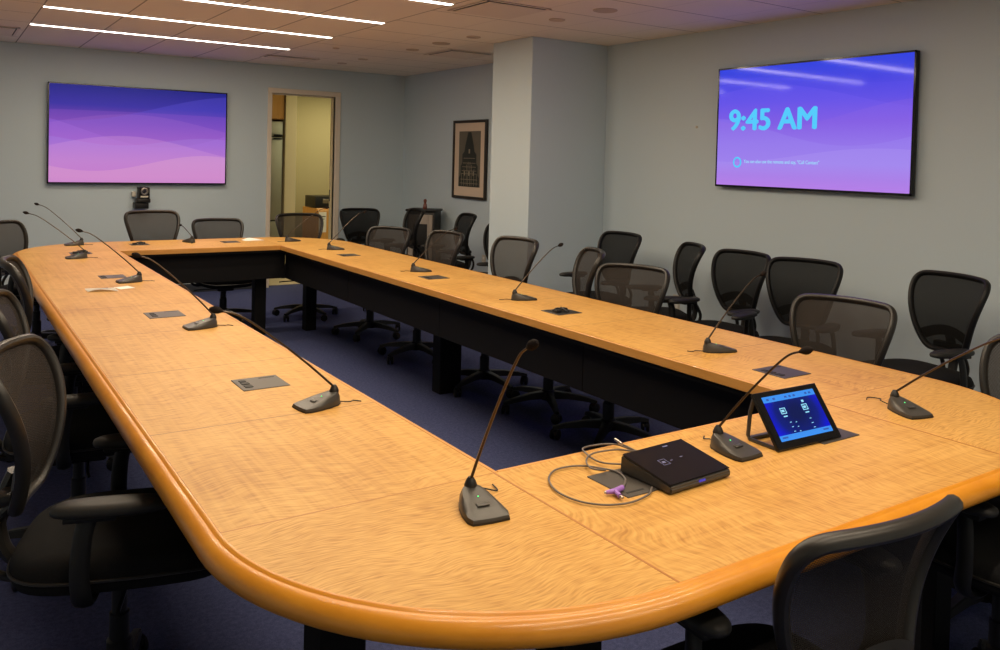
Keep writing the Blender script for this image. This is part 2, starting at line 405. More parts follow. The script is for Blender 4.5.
SL = [(0, lin(205, 72, 125)), (.06, lin(224, 98, 135)), (.22, lin(214, 118, 155)), (.42, lin(160, 88, 182)), (.62, lin(112, 62, 172)), (.8, lin(50, 40, 158)), (1, lin(22, 28, 128))]
M_scrL = screen_mat('screen_picture_back', SL, WL, 1.0, .45)
SR = [(0, lin(212, 108, 208)), (.09, lin(190, 112, 212)), (.2, lin(172, 138, 232)), (.36, lin(158, 125, 230)), (.52, lin(135, 92, 220)), (.7, lin(96, 78, 226)), (.85, lin(66, 66, 224)), (1, lin(46, 66, 222))]
WR = [(.86, .06, 3.5, 4.6, .18, lin(95, 85, 240)), (.72, .12, 3.6, 5.3, .18, lin(125, 100, 245)), (.58, .10, 4.2, 1.9, .18, lin(150, 105, 225)), (.46, .12, 4.0, 3.6, .18, lin(165, 150, 245)), (.26, .06, 4, 1.0, .18, lin(185, 165, 245))]
M_scrR = screen_mat('screen_picture_right', SR, WR, 1.0, .06)
def text_mesh(s, size, extr=0.0006, bold=0.0):
    cu = bpy.data.curves.new('txt', 'FONT'); cu.body = s; cu.size = size; cu.extrude = extr; cu.align_x = 'LEFT'
    o = bpy.data.objects.new('txt', cu); C.objects.link(o); dg = bpy.context.evaluated_depsgraph_get(); dg.update()
    me = bpy.data.meshes.new_from_object(o.evaluated_get(dg)); bpy.data.objects.remove(o); bpy.data.curves.remove(cu); return me
def text_obj(name, s, size, m, parent, mw, width=None, height=None, bold=0.0):
    """mw: 4x4 whose local XY plane is the lettering plane"""
    me = text_mesh(s, size, bold=bold); xs = [v.co.x for v in me.vertices]; ys = [v.co.y for v in me.vertices]
    x0, x1, y0, y1 = min(xs), max(xs), min(ys), max(ys)
    kx = width/(x1-x0) if width else 1; ky = height/(y1-y0) if height else kx
    for v in me.vertices: v.co.x = (v.co.x-x0)*kx; v.co.y = (v.co.y-y0)*ky
    if bold:
        bb = NBM()
        for i_, (dx_, dy_) in enumerate(((-bold, 0), (bold, 0), (0, -bold*.6), (0, bold*.6), (0, 0))):
            m2 = me.copy(); m2.transform(Matrix.Translation((dx_, dy_, i_*.00005))); bb.from_mesh(m2); bpy.data.meshes.remove(m2)
        bb.to_mesh(me); bb.free()
    me.transform(mw); me.materials.clear(); me.materials.append(m)
    o = bpy.data.objects.new(name, me); C.objects.link(o); o.parent = parent; return o
def wall_screen(label, w, h, loc, rz, pm):
    """local: screen in the YZ plane facing -X, y from 0..w to the viewer's right is -Y"""
    t = tag(empty('wall_screen', loc, rz), label, 'television')
    b = NBM(); box(b, (-.055, -w/2, 0), (-.018, w/2, h), .004, 2); obj('housing', b, M_black, t)
    b = NBM(); box(b, (-.058, -w/2, 0), (-.0545, -w/2+.011, h)); box(b, (-.058, w/2-.011, 0), (-.0545, w/2, h)); box(b, (-.058, -w/2, 0), (-.0545, w/2, .014)); box(b, (-.058, -w/2, h-.011), (-.0545, w/2, h))
    obj('bezel', b, M_blackg, t, smooth=0)
    b = NBM(); box(b, (-.0565, -w/2+.01, .013), (-.0548, w/2-.01, h-.01)); p = obj('display_panel', b, pm, t, smooth=0)
    b = NBM(); box(b, (-.02, -w*.2, h*.25), (.0, w*.2, h*.75), .002, 1); obj('wall_bracket', b, M_micd, t)
    return t, p
t, p = wall_screen('wide wall screen showing purple to pink waves without text', 1.63, .95, (1.644, BACK-.002, 1.115), R(90), M_scrL)
t, p = wall_screen('wall screen on the right wall showing the time 9:45 AM', 1.463, .815, (RIGHT-.002, 3.430, 1.302), 0, M_scrR)
M_cyan = mat('cyan_letters', (.0, .0, .0), .4, emit=lin(70, 200, 250), es=1.0)
M_pale = mat('pale_letters', (.0, .0, .0), .4, emit=lin(150, 225, 250), es=1.0)
# letter plane: x axis -> -Y(world), y axis -> +Z, facing -X
def wr(yw, z): # position on screen local coordinates
    return Matrix.Translation((-.0566, yw, z)) @ Matrix(((0, 0, -1, 0), (-1, 0, 0, 0), (0, 1, 0, 0), (0, 0, 0, 1)))
text_obj('clock_text', '9:45 AM', .2, M_cyan, t, wr(.615, .388), .70, .137, bold=.0075)
text_obj('caption_text', 'You can also use the remote and say, "Call Contact"', .04, M_pale, t, wr(.482, .160), .60, .030)
b = NBM(); pts = [Vector((-.0572, .538+.031*math.cos(a), .170+.031*math.sin(a))) for a in [2*PI*i/32 for i in range(32)]]; tube(b, pts, .006, 6, closed=True, flat=(1, .12), up=(0, 1, 0)); obj('ring_icon', b, M_cyan, t)

# ------------------------------------------------------------------ wall things
def outlet(loc, rz, label):
    t = tag(empty('wall_outlet', loc, rz), label, 'outlet', 'wall outlets')
    b = NBM(); box(b, (-.006, -.035, -.057), (0, .035, .057), .002, 1); obj('cover_plate', b, M_ivory, t)
    b = NBM()
    for z in (-.025, .025): box(b, (-.009, -.017, z-.014), (-.005, .017, z+.014), .002, 1)
    obj('socket', b, M_paper, t)
outlet((RIGHT, 4.56, .42), 0, 'ivory outlet on the right wall between two black chairs')
outlet((RIGHT, 7.29, .43), 0, 'ivory outlet on wall below the framed picture')
b = NBM(); lathe(b, [(.010, 0), (.010, -.006), (.006, -.012), (.002, -.013)], 16, (RIGHT, 4.41, 1.722), 'x'); tag(obj('wall_hook', b, M_ivory), 'tiny round knob on the right wall left of the screen', 'wall hook')

# framed print
t = tag(empty('framed_picture', (RIGHT, 7.60, 1.035)), 'black framed dark tower print hanging on wall beside the pillar', 'picture')
w2, h2 = .335, .815
b = NBM(); q = .028
for lo, hi in (((-.03, -w2, 0), (0, -w2+q, h2)), ((-.03, w2-q, 0), (0, w2, h2)), ((-.03, -w2+q, 0), (0, w2-q, q)), ((-.03, -w2+q, h2-q), (0, w2-q, h2))): box(b, lo, hi, .003, 1)
obj('frame', b, mat('dark_bronze_frame', (.02, .014, .011), .3), t)
b = NBM(); box(b, (-.016, -w2+q, q), (-.004, w2-q, h2-q)); obj('mat_board', b, M_mat, t, smooth=0)
b = NBM(); box(b, (-.018, -.215, .125), (-.0155, .215, .70)); pr_ = obj('print', b, M_pback, t, smooth=0)
b = NBM()
def flatx(pts, x0, x1, mi=0): loft(b, [[(x0, y, z) for y, z in pts], [(x1, y, z) for y, z in pts]], mi)
flatx([(-.20, .125), (.20, .125), (.20, .22), (.17, .25), (.17, .34), (.14, .37), (.14, .46), (.10, .49), (.085, .55), (.05, .64), (.03, .69), (-.03, .69), (-.05, .64), (-.085, .55), (-.10, .49), (-.14, .46), (-.14, .37), (-.17, .34), (-.17, .25), (-.20, .22)], -.0190, -.0182, 0)
obj('tower_drawing', b, M_ink, pr_, smooth=0)
b = NBM()
for yy in (-.15, -.10, -.05, -.02, .02, .05, .10, .15):
    box(b, (-.0196, yy-.003, .135), (-.0188, yy+.003, .40-abs(yy)*.9))
for zz in (.16, .20, .26, .29, .33, .37, .42):
    ww = .18-(zz-.16)*.25; box(b, (-.0196, -ww, zz-.002), (-.0188, ww, zz+.003))
for yy, zz in ((0, .24), (-.09, .24), (.09, .24), (0, .47)):
    box(b, (-.0196, yy-.014, zz), (-.0188, yy+.014, zz+.045))
obj('tower_windows', b, M_pline, pr_, smooth=0)

# video camera under the left screen
t = tag(empty('conference_camera', (1.64, BACK-.0, .875)), 'small black swivelling video camera on a bracket below the left screen', 'camera')
b = NBM(); box(b, (-.062, -.13, .0), (.062, 0, .058), .006); obj('bracket', b, M_black, t)
b = NBM(); box(b, (-.05, -.15, .058), (.075, -.03, .10), .008); obj('base', b, M_black, t)
for xx in (-.035, .052):
    b = NBM(); box(b, (xx, -.155, .10), (xx+.013, -.06, .21), .004); obj('yoke_arm', b, M_black, t)
b = NBM(); box(b, (-.022, -.16, .108), (.052, -.05, .215), .018, 3); hd = obj('head', b, M_black, t)
b = NBM(); lathe(b, [(.034, -.155), (.036, -.172), (.029, -.176), (.026, -.166), (.003, -.164)], 24, (.015, 0, .172), 'y'); obj('lens_ring', b, M_silver, hd)
b = NBM(); lathe(b, [(.024, -.163), (.020, -.170), (.010, -.174), (.002, -.175)], 20, (.015, 0, .172), 'y'); obj('lens', b, M_lens, hd)
b = NBM(); box(b, (-.02, -.163, .112), (.05, -.158, .128), .001, 1); obj('label_plate', b, M_ivory, hd)
b = NBM(); box(b, (-.078, -.06, .115), (-.045, -.0, .165), .003, 1); obj('power_plug', b, M_ivory, t)

# black cabinet in the corner
t = tag(empty('corner_cabinet', (4.27, 8.12, 0), R(46)), 'waist high black cabinet with beige front in the far right corner', 'cabinet')
b = NBM(); box(b, (-.13, -.15, .03), (.13, .15, .88), .01); obj('body', b, M_black, t)
b = NBM(); box(b, (-.15, -.165, .88), (.14, .165, .905), .006); obj('top', b, M_black, t)
b = NBM()
for lo, hi in (((-.142, -.13, .06), (-.13, -.075, .85)), ((-.142, .075, .06), (-.13, .13, .85)), ((-.142, -.075, .75), (-.13, .075, .85)), ((-.142, -.075, .06), (-.13, .075, .12))): box(b, lo, hi, .002, 1)
obj('front_panel', b, M_beige, t)
b = NBM()
for yy in (-.12, .12):
    for xx in (-.10, .10): lathe(b, [(.02, 0), (.022, .01), (.02, .03)], 12, (xx, yy, 0))
obj('feet', b, M_black, t)
b = NBM(); lathe(b, [(.020, 0), (.024, .012), (.020, .045), (.012, .062), (.016, .075), (.018, .09), (.012, .104), (.003, .108)], 20, (4.25, 8.07, .905)); tag(obj('figurine', b, M_red), 'tiny reddish brown ornament standing on the black corner cabinet', 'ornament')

# ------------------------------------------------------------------ conference table
TT = .74
tb = tag(empty('conference_table', (0, 0, 0)), 'large hollow rectangular wood veneer conference table with rounded corners', 'table')
OX0, OX1, OY0, OY1 = IX0-TL, IX1+TW, IY0-TW, IY1+TF
def quad_top(name, x0, x1, y0, y1, m):
    b = NBM(); g = .0006; box(b, (x0+g, y0+g, .708), (x1-g, y1-g, TT)); return obj(name, b, m, tb, smooth=0)
quad_top('veneer_top', OX0, IX0, IY0, IY1, M_vy); quad_top('veneer_top', IX1, OX1, IY0, IY1, M_vy)
quad_top('veneer_top', IX0, IX1, OY0, IY0, M_vx); quad_top('veneer_top', IX0, IX1, IY1, OY1, M_vx)
def corner_veneer():
    m = mat('anigre_veneer_corner', (.7, .38, .13), .42, spec=.22); k = NB(m); k.b.inputs['Coat Roughness'].default_value = .12
    v = k.coord(); x, y, z = k.xyz(v)
    d = k.math('MULTIPLY', k.math('SUBTRACT', y, x), .7071)
    wob = k.noise(v, 4.5, 2, .4); wob2 = k.noise(v, 16, 2)
    r2 = k.math('ADD', y, k.math('ADD', k.math('MULTIPLY', wob, .13), k.math('MULTIPLY', wob2, .008)))
    cmb = k.n('ShaderNodeCombineXYZ'); k.l(k.math('MULTIPLY', r2, 250.0), cmb.inputs[1]); k.l(k.math('MULTIPLY', x, 24.0), cmb.inputs[0])
    fig = k.noise(cmb.outputs[0], 1.0, 1, .5); cl = k.noise(v, 3.0, 2)
    f = k.math('ADD', k.math('MULTIPLY', fig, k.math('ADD', .35, k.math('MULTIPLY', cl, .8))), .14)
    k.l(k.ramp(f, [(.26, (.37, .165, .032)), (.44, (.55, .292, .070)), (.64, (.68, .39, .112))]), k.b.inputs['Base Color']); return m
M_vc = corner_veneer()
def corner(cx, cy, sx, sy):
    n = 24; arc = [(cx+sx*(TL if sx < 0 else TW)*math.cos(a), cy+sy*(TF if sy > 0 else TW)*math.sin(a)) for a in [PI/2*i/n for i in range(n+1)]]
    b = NBM(); prism(b, [(cx+sx*.0006, cy+sy*.0006)]+arc, .708, TT); obj('corner_veneer_top', b, M_vc, tb, smooth=30)
corner(IX0, IY0, -1, -1); corner(IX1, IY0, 1, -1); corner(IX0, IY1, -1, 1); corner(IX1, IY1, 1, 1)
# inlay strips beside the corner sections
for y in (IY0, IY1):
    for xa, xb in ((OX0, IX0), (IX1, OX1)):
        b = NBM(); box(b, (xa, y-.0012, TT-.001), (xb, y+.0012, TT+.0003)); obj('seam_inlay', b, M_seam, tb, smooth=0)
for x in (IX0, IX1):
    for ya, yb in ((OY0, IY0), (IY1, OY1)):
        b = NBM(); box(b, (x-.0025, ya, TT-.001), (x+.0025, yb, TT+.0004)); obj('seam_inlay', b, M_seam, tb, smooth=0)
# outer edge band: rounded moulding swept round the outline
def outline(n=22):
    pts = []
    for cx, cy, a0 in ((IX1, IY0, -90), (IX1, IY1, 0), (IX0, IY1, 90), (IX0, IY0, 180)):
        for i in range(n+1):
            a = R(a0+90*i/n); pts.append((cx, cy, math.cos(a), math.sin(a)))
    return pts
prof = [(0, .70), (0, .7402), (.006, .7404), (.009, .7374), (.012, .7366), (.016, .7370), (.026, .7325), (.034, .7255), (.0385, .717), (.0395, .708), (.037, .700), (.030, .695), (0, .694)]
b = NBM(); loops = []
for cx, cy, c, s in outline():
    loops.append([b.verts.new((cx+((TL if c < -1e-6 else TW)+d)*c, cy+((TF if s > 1e-6 else TW)+d)*s, z)) for d, z in prof])
for i in range(len(loops)):
    A, B = loops[i], loops[(i+1) % len(loops)]
    for j in range(len(prof)): b.faces.new((A[j], A[(j+1) % len(prof)], B[(j+1) % len(prof)], B[j]))
obj('edge_band', b, M_edge, tb, smooth=50)
# inner lip and under-structure
b = NBM(); th = .012; zl = .704
for lo, hi in (((IX0, IY0, zl), (IX0+th, IY1, TT)), ((IX1-th, IY0, zl), (IX1, IY1, TT)), ((IX0+th, IY0, zl), (IX1-th, IY0+th, TT)), ((IX0+th, IY1-th, zl), (IX1-th, IY1, TT))): box(b, lo, hi, .002, 1)
obj('inner_edge', b, M_inedge, tb)
b = NBM()
for lo, hi in (((OX0+.06, IY0-.25, .685), (IX0, IY1+.25, .708)), ((IX1, IY0-.25, .685), (OX1-.06, IY1+.25, .708)), ((IX0, OY0+.06, .685), (IX1, IY0, .708)), ((IX0, IY1, .685), (IX1, OY1-.06, .708))): box(b, lo, hi)
obj('underframe', b, M_panel, tb, smooth=0)
PZ = .475
def panel(lo, hi):
    b = NBM(); box(b, lo, hi, .002, 1); obj('modesty_panel', b, M_panel, tb, smooth=0)
px0, px1, py0, py1 = IX0-.05, IX1+.05, IY0-.05, IY1+.05
nseg = 4
for i in range(nseg):
    y0 = py0+(py1-py0)*i/nseg; y1 = py0+(py1-py0)*(i+1)/nseg
    panel((px0-.018, y0+.0015, PZ), (px0, y1-.0015, .69)); panel((px1, y0+.0015, PZ), (px1+.018, y1-.0015, .69))
panel((px0, py0-.018, PZ), (px1, py0, .69)); panel((px0, py1, PZ), (px1, py1+.018, .69))
def leg(cx, cy, sx, sy):
    b = NBM(); box(b, (cx-sx/2, cy-sy/2, 0), (cx+sx/2, cy+sy/2, .69), .004, 1); obj('leg', b, M_panel, tb)
leg(2.60, 4.6, .15, .10); leg(.62, 4.6, .15, .10)
for x, y in ((.62, 1.50), (.96, 1.22), (1.95, 1.18), (2.42, 1.36), (.80, 6.80), (2.11, 6.8), (2.53, 6.8)): leg(x, y, .09, .09)

# ------------------------------------------------------------------ cable hatches in the table top
def hatch(cx, cy, label, open_=False, rz=0, s=.14):
    t = tag(empty('cable_hatch', (cx, cy, TT), rz), label, 'cable hatch', 'cable hatches in the table top'); h = s/2
    b = NBM(); box(b, (-h, -h, -.001), (h, h, .0022), .0012, 1); obj('plate', b, M_hatch, t)
    if open_:
        b = NBM(); box(b, (-h+.012, -h+.012, .002), (h-.012, h-.012, .0032)); obj('opening', b, M_hatchd, t, smooth=0)
        b = NBM()
        for q in range(3):
            a = random.uniform(0, 6); p0 = Vector((.04*math.cos(a), .04*math.sin(a), .006)); p2 = Vector((-.045*math.cos(a+.6), -.04*math.sin(a+.6), .006))
            tube(b, catmull([p0, Vector((random.uniform(-.02, .02), random.uniform(-.02, .02), .018)), p2], 6), .004, 6)
        box(b, (-.05, -.03, .003), (-.02, -.01, .016), .002, 1); box(b, (.02, .01, .003), (.045, .04, .014), .002, 1)
        obj('cable', b, M_micd, t)
    else:
        b = NBM()
        for sx, sy, ax, ay in ((-.045, -.03, .012, .014), (-.045, .005, .012, .012), (-.045, .035, .010, .010)): box(b, (sx-ax, sy-ay, .002), (sx+ax, sy+ay, .0042), .0015, 1)
        obj('socket', b, M_hatchd, t)
        b = NBM(); box(b, (.01, h-.022, .002), (h-.012, h-.016, .0028)); obj('slot', b, M_hatchd, t, smooth=0)
hatch(.815, 2.597, 'grey cable hatch in left table run, nearest one, beside the close microphone')
hatch(.803, 3.892, 'grey cable hatch in left table run beside the second microphone', s=.145)
hatch(.795, 5.185, 'grey cable hatch in left table run behind the white papers', s=.13)
hatch(.79, 6.44, 'dark open cable hatch at the far left corner of the table', True, s=.13)
hatch(1.24, 6.91, 'dark open cable hatch in far table run, left of the others', True, s=.13)
hatch(1.90, 6.88, 'dark flat cable hatch in far table run by the paper tent', s=.13)
hatch(2.39, 1.897, 'dark cable hatch in right table run behind the touch screen')
hatch(2.405, 3.18, 'open cable hatch with loose plugs in right table run', True)
hatch(2.41, 4.445, 'dark cable hatch in right table run beside third microphone from touch screen', s=.14)
hatch(2.40, 5.70, 'dark cable hatch in right table run near its far end', s=.13)
hatch(1.935, 1.41, 'dark cable hatch half under the lit touch screen', s=.15)
hatch(1.265, 1.40, 'grey cable hatch half under the black wedge console', rz=R(180), s=.14)

# ------------------------------------------------------------------ gooseneck microphones
def microphone(base, ang, tip, label, tail=None):
    """base: centre of the base; ang: where its broad front points; tip: world point of the microphone head"""
    t = tag(empty('gooseneck_microphone', (base[0], base[1], TT), R(ang)), label, 'microphone', 'gooseneck microphones on the table')
    # base: local +X is the broad front
    def ring(s, z, sh=0):
        pts = [(x_*.88, y_*.96) for x_, y_ in [(.072, -.040), (.074, -.02), (.075, 0), (.074, .02), (.072, .040), (.055, .046), (.02, .044), (-.02, .036), (-.05, .026), (-.066, .012), (-.069, 0), (-.066, -.012), (-.05, -.026), (-.02, -.036), (.02, -.044), (.055, -.046)]]
        return [(x*s+sh, y*s, z(x) if callable(z) else z) for x, y in pts]
    b = NBM()
    top = lambda x: .038-.19*(x+.07)
    loft(b, [ring(1, 0), ring(1.0, .006), ring(.97, lambda x: top(x)*.55+.003), ring(.80, lambda x: top(x)+.001, -.004), ring(.62, lambda x: top(x)+.003, -.006)])
    obj('base', b, M_mic, t, smooth=45)
    b = NBM(); loft(b, [ring(1.015, 0), ring(1.02, .002), ring(1.015, .0045)]); obj('base_rim', b, M_micd, t)
    b = NBM(); box(b, (.014, -.013, .0205), (.026, .013, .0222), .0012, 2, rot=Matrix.Rotation(R(9), 3, 'Y')); obj('talk_button', b, M_mic, t)
    b = NBM(); box(b, (-.006, -.0013, .0255), (-.0035, .0013, .0285)); obj('status_light', b, M_green, t, smooth=0)
    b = NBM(); lathe(b, [(.012, .028), (.0135, .038), (.010, .047), (.0055, .054)], 16, (-.044, 0, 0)); obj('neck_collar', b, M_micd, t)
    inv = Matrix.Rotation(-R(ang), 4, 'Z') @ Matrix.Translation((-base[0], -base[1], -TT))
    T = inv @ Vector(tip); P0 = Vector((-.044, 0, .048)); d = T-P0; hz = Vector((d.x, d.y, 0))
    P1 = P0+Vector((0, 0, d.z*.30))+hz*.24; P2 = P0+Vector((0, 0, d.z*.62))+hz*.52; P3 = P0+Vector((0, 0, d.z*.91))+hz*.81
    pts = catmull([P0, P1, P2, P3, T], 7)
    b = NBM(); tube(b, pts, lambda s: .0034-.0010*s, 8); obj('gooseneck', b, M_neck, t)
    q = (pts[-1]-pts[-4]).normalized()
    b = NBM(); hp = [T+q*(-.012+.037*i/8) for i in range(9)]; rad = [.003, .005, .0075, .0092, .0098, .0096, .0086, .006, .003]
    tube(b, hp, lambda s: rad[min(8, int(round(s*8)))], 12); obj('foam_head', b, M_foam, t)
    b = NBM(); L = tail or [(-.060, .0, .004), (-.085, .02, .004), (-.10, .012, .003), (-.115, .03, .002)]
    tube(b, catmull([Vector(p) for p in L], 6), .0016, 6); obj('lead', b, M_micd, t)
    return t
microphone((.893, 1.437), 262, (.892, 1.270, 1.104), 'gooseneck microphone nearest the camera, on the rounded table corner', [(-.066, .0, .006), (-.085, .03, .012), (-.09, .05, .006), (-.075, .075, .003), (-.11, .08, .003)])
microphone((.882, 2.275), 188, (.605, 2.285, 1.030), 'gooseneck microphone in left table run beside the nearest grey hatch')
microphone((.872, 3.54), 184, (.640, 3.581, 1.035), 'gooseneck microphone second along the left table run')
microphone((.845, 4.94), 184, (.605, 4.942, 1.020), 'gooseneck microphone behind the white papers on left table run')
microphone((.735, 6.15), 183, (.46, 6.235, 1.030), 'gooseneck microphone with leftmost head, near the far left table end')
microphone((.82, 7.00), 183, (.59, 7.10, 1.035), 'gooseneck microphone farthest along the left side, behind another one')
microphone((1.615, 6.96), 95, (1.60, 7.20, .855), 'low bent gooseneck microphone in the middle of far table run')
microphone((2.36, 6.78), 20, (2.66, 6.80, 1.008), 'gooseneck microphone on far right corner in front of doorway')
microphone((2.45, 6.08), -8, (2.70, 6.124, 1.018), 'gooseneck microphone at right run far end, head near black wall chair')
microphone((2.46, 4.72), -8, (2.718, 4.746, .998), 'gooseneck microphone in right run, third from the touch screen')
microphone((2.435, 3.55), -8, (2.676, 3.57, 1.006), 'gooseneck microphone in right run, its head before the pillar')
microphone((2.435, 2.235), -10, (2.68, 2.238, 1.020), 'gooseneck microphone in right run near the dark hatch')
microphone((1.61, 1.42), 272, (1.633, 1.236, 1.024), 'gooseneck microphone between the wedge console and the touch screen')
microphone((2.32, 1.395), 256, (2.325, 1.08, 1.02), 'gooseneck microphone on near right corner bending out of frame', [(-.066, .0, .005), (-.09, -.01, .012), (-.12, .02, .006), (-.15, .0, .004), (-.135, -.02, .003)])

# ------------------------------------------------------------------ touch screen on wedge stand
t = tag(empty('touch_screen', (1.825, 1.352, TT), R(-2)), 'lit blue touch control screen leaning on its stand near the table corner', 'touch screen')
tilt = math.atan2(.09, .118)   # lean back from vertical
Lp = .152; W = .120
MT = Matrix.Translation((0, -.004, .004)) @ Matrix.Rotation(-tilt, 4, 'X')
def tilted(bm): bmesh.ops.transform(bm, matrix=MT, verts=bm.verts[:]); return bm
b = NBM(); box(b, (-W, 0, 0), (W, .010, Lp), .003, 2); obj('housing', tilted(b), M_black, t)
b = NBM(); box(b, (-W+.001, -.0015, .001), (W-.001, 0.0005, Lp-.001), .001, 1); obj('front_glass', tilted(b), M_blackg, t)
M_tab = mat('touch_display', (.0, .0, .0), .2); k = NB(M_tab); gx_, gy_, gz_ = k.xyz(k.coord('Generated'))
cd_ = k.math('SQRT', k.math('ADD', k.math('POWER', k.math('SUBTRACT', gx_, .5), 2), k.math('MULTIPLY', k.math('POWER', k.math('SUBTRACT', gz_, .55), 2), .6)))
c_ = k.ramp(cd_, [(.1, lin(8, 22, 80)), (.38, lin(8, 28, 120)), (.56, lin(12, 20, 215))])
bar = k.math('MAXIMUM', k.math('GREATER_THAN', gz_, .865), k.math('LESS_THAN', gz_, .125)); c_ = k.mix(bar, c_, (*lin(62, 145, 240), 1))
k.l(c_, k.b.inputs['Emission Color']); k.b.inputs['Emission Strength'].default_value = 1.0
b = NBM(); box(b, (-.098, -.0022, .020), (.098, -.0014, .137)); dp = obj('display', tilted(b), M_tab, t, smooth=0)
b = NBM()
def icon(x0, x1, z0, z1): box(b, (x0, -.0028, z0), (x1, -.0022, z1))
for cx_ in (-.045, .038):
    icon(cx_-.010, cx_+.010, .086, .088); icon(cx_-.010, cx_-.008, .086, .102); icon(cx_+.008, cx_+.010, .086, .102); icon(cx_-.010, cx_+.010, .100, .102); icon(cx_-.006, cx_+.004, .091, .097); icon(cx_-.007, cx_+.007, .078, .081)
icon(.035, .043, .107, .113)
for zz in (.062, .050, .038):
    icon(-.040, -.034, zz, zz+.0015); icon(-.020, -.015, zz-.002, zz-.0005); icon(.035, .042, zz, zz+.0015)
obj('screen_icons', tilted(b), M_pale, dp, smooth=0)
M_dicon = mat('dark_icon', lin(20, 50, 110), .5, emit=lin(28, 70, 150), es=1)
for x0, x1_, z0, z1_ in [(q_, q_+.008, .126, .131) for q_ in (-.085, -.062, -.018, -.002, .014, .060, .075)]+[(.065, .085, .026, .030), (-.09, -.07, .026, .030)]:
    b = NBM(); icon(x0, x1_, z0, z1_); obj('bar_icon', tilted(b), M_dicon, dp, smooth=0)
b = NBM()
for sx in (-.112, .106):
    tube(b, [Vector((sx, .090, .108)), Vector((sx, .100, .075)), Vector((sx, .105, .012)), Vector((sx, .098, .004)), Vector((sx, .006, .004))], .006, 6, flat=(.7, 1))
box(b, (-.112, .094, .0), (.106, .108, .010), .002, 1); obj('stand', b, M_mic, t)

# ------------------------------------------------------------------ wedge console
t = tag(empty('control_console', (1.375, 1.376, TT), R(3)), 'low black wedge shaped control console with coiled grey cable beside it', 'control console')
b = NBM(); x0, x1 = -.098, .098
prof_ = [(-.078, .002), (-.080, .014), (-.074, .020), (.070, .044), (.076, .041), (.078, .004)]
loft(b, [[(x0, y, z) for y, z in prof_], [(x1, y, z) for y, z in prof_]]); bmesh.ops.bevel(b, geom=b.edges[:], offset=.003, segments=2, affect='EDGES'); obj('body', b, M_mic, t, smooth=50)
b = NBM(); sl = math.atan2(.024, .144)
box(b, (x0+.001, -.0, 0), (x1-.001, .150, .0016), .0008, 1); MT = Matrix.Translation((0, -.076, .0205)) @ Matrix.Rotation(sl, 4, 'X'); tilted(b); obj('top_glass', b, M_blackg, t)
b = NBM(); MI = MT
for (xx, yy, ww, hh) in ((-.042, .070, .020, .0012), (-.042, .092, .020, .0012), (-.043, .070, .0012, .022), (-.023, .070, .0012, .022), (-.038, .078, .009, .007), (-.012, .080, .006, .002), (.022, .084, .010, .0015), (.020, .135, .016, .004)):
    box(b, (xx, yy, .0016), (xx+ww, yy+hh, .0019))
tilted(b); obj('touch_icons', b, mat('faint_icon', (.1, .1, .13), .4, emit=lin(75, 80, 120), es=.8), t, smooth=0)
b = NBM(); box(b, (-.010, -.0815, .011), (.010, -.078, .016), .001, 1); obj('status_bar', b, mat('blue_bar', (.02, .03, .2), .3, emit=lin(50, 50, 190), es=.8), t)

# cable with purple adapter
def Zp(px, py, z=.745):
    d = F + rr*((px-528.5057)/853.2547) - uu*((py-183.5848)/853.2547); s = (z-CAMH)/d.z
    return Vector((0, 0, CAMH)) + d*s
def q5(l, z0=.745, dz=None): return [Zp(540+a/5, 430+b_/5, z0 + (dz[i] if dz else 0)) for i, (a, b_) in enumerate(l)]
t = tag(empty('grey_cable', Zp(600, 480, TT)), 'coiled grey cable with purple adapter beside the black wedge console', 'cable'); org = t.location.copy()
b = NBM()
pa = [(560, 285), (545, 320), (470, 357), (390, 372), (300, 373), (200, 357), (110, 322), (60, 282), (45, 237), (75, 200), (150, 182), (230, 180), (310, 192), (380, 207), (420, 235), (426, 262), (410, 290)]
tube(b, [p-org for p in catmull(q5(pa), 6)], .0022, 8)
pb = [(495, 160), (430, 170), (330, 166), (270, 147), (225, 112), (215, 92), (260, 78), (330, 70), (390, 74), (440, 92), (500, 108)]
tube(b, [p-org for p in catmull(q5(pb, .748), 6)], .0022, 8)
pc = [(495, 112), (400, 98), (300, 108), (250, 125), (232, 150), (240, 178), (270, 195), (330, 200)]
tube(b, [p-org for p in catmull(q5(pc, .751), 6)], .0022, 8)
pd = [(480, 105), (440, 85), (412, 72)]
tube(b, [p-org for p in catmull(q5(pd, .752, [0, .003, .006]), 6)], .0022, 8)
obj('cord', b, M_cable, t)
b = NBM(); e0, e1 = q5([(412, 72), (376, 46)], .759); tube(b, [e0-org, e0.lerp(e1, .5)-org, e1-org], .0035, 8); obj('plug', b, M_silver, t)
b = NBM(); a0, a1, a2, a3 = q5([(412, 288), (375, 305), (330, 312), (400, 330)], .748)
tube(b, [a0-org, a1-org], .006, 10); tube(b, [a1-org, a2-org], lambda s: .006-.002*s, 10); tube(b, [a1-org, a3-org], .005, 10); pu = obj('adapter', b, M_purple, t)
b = NBM(); a4, a5 = q5([(322, 313), (415, 340)], .748); tube(b, [a2-org, a4-org], .003, 8); tube(b, [a3-org, a5-org], .003, 8); obj('plug_tip', b, M_silver, pu)

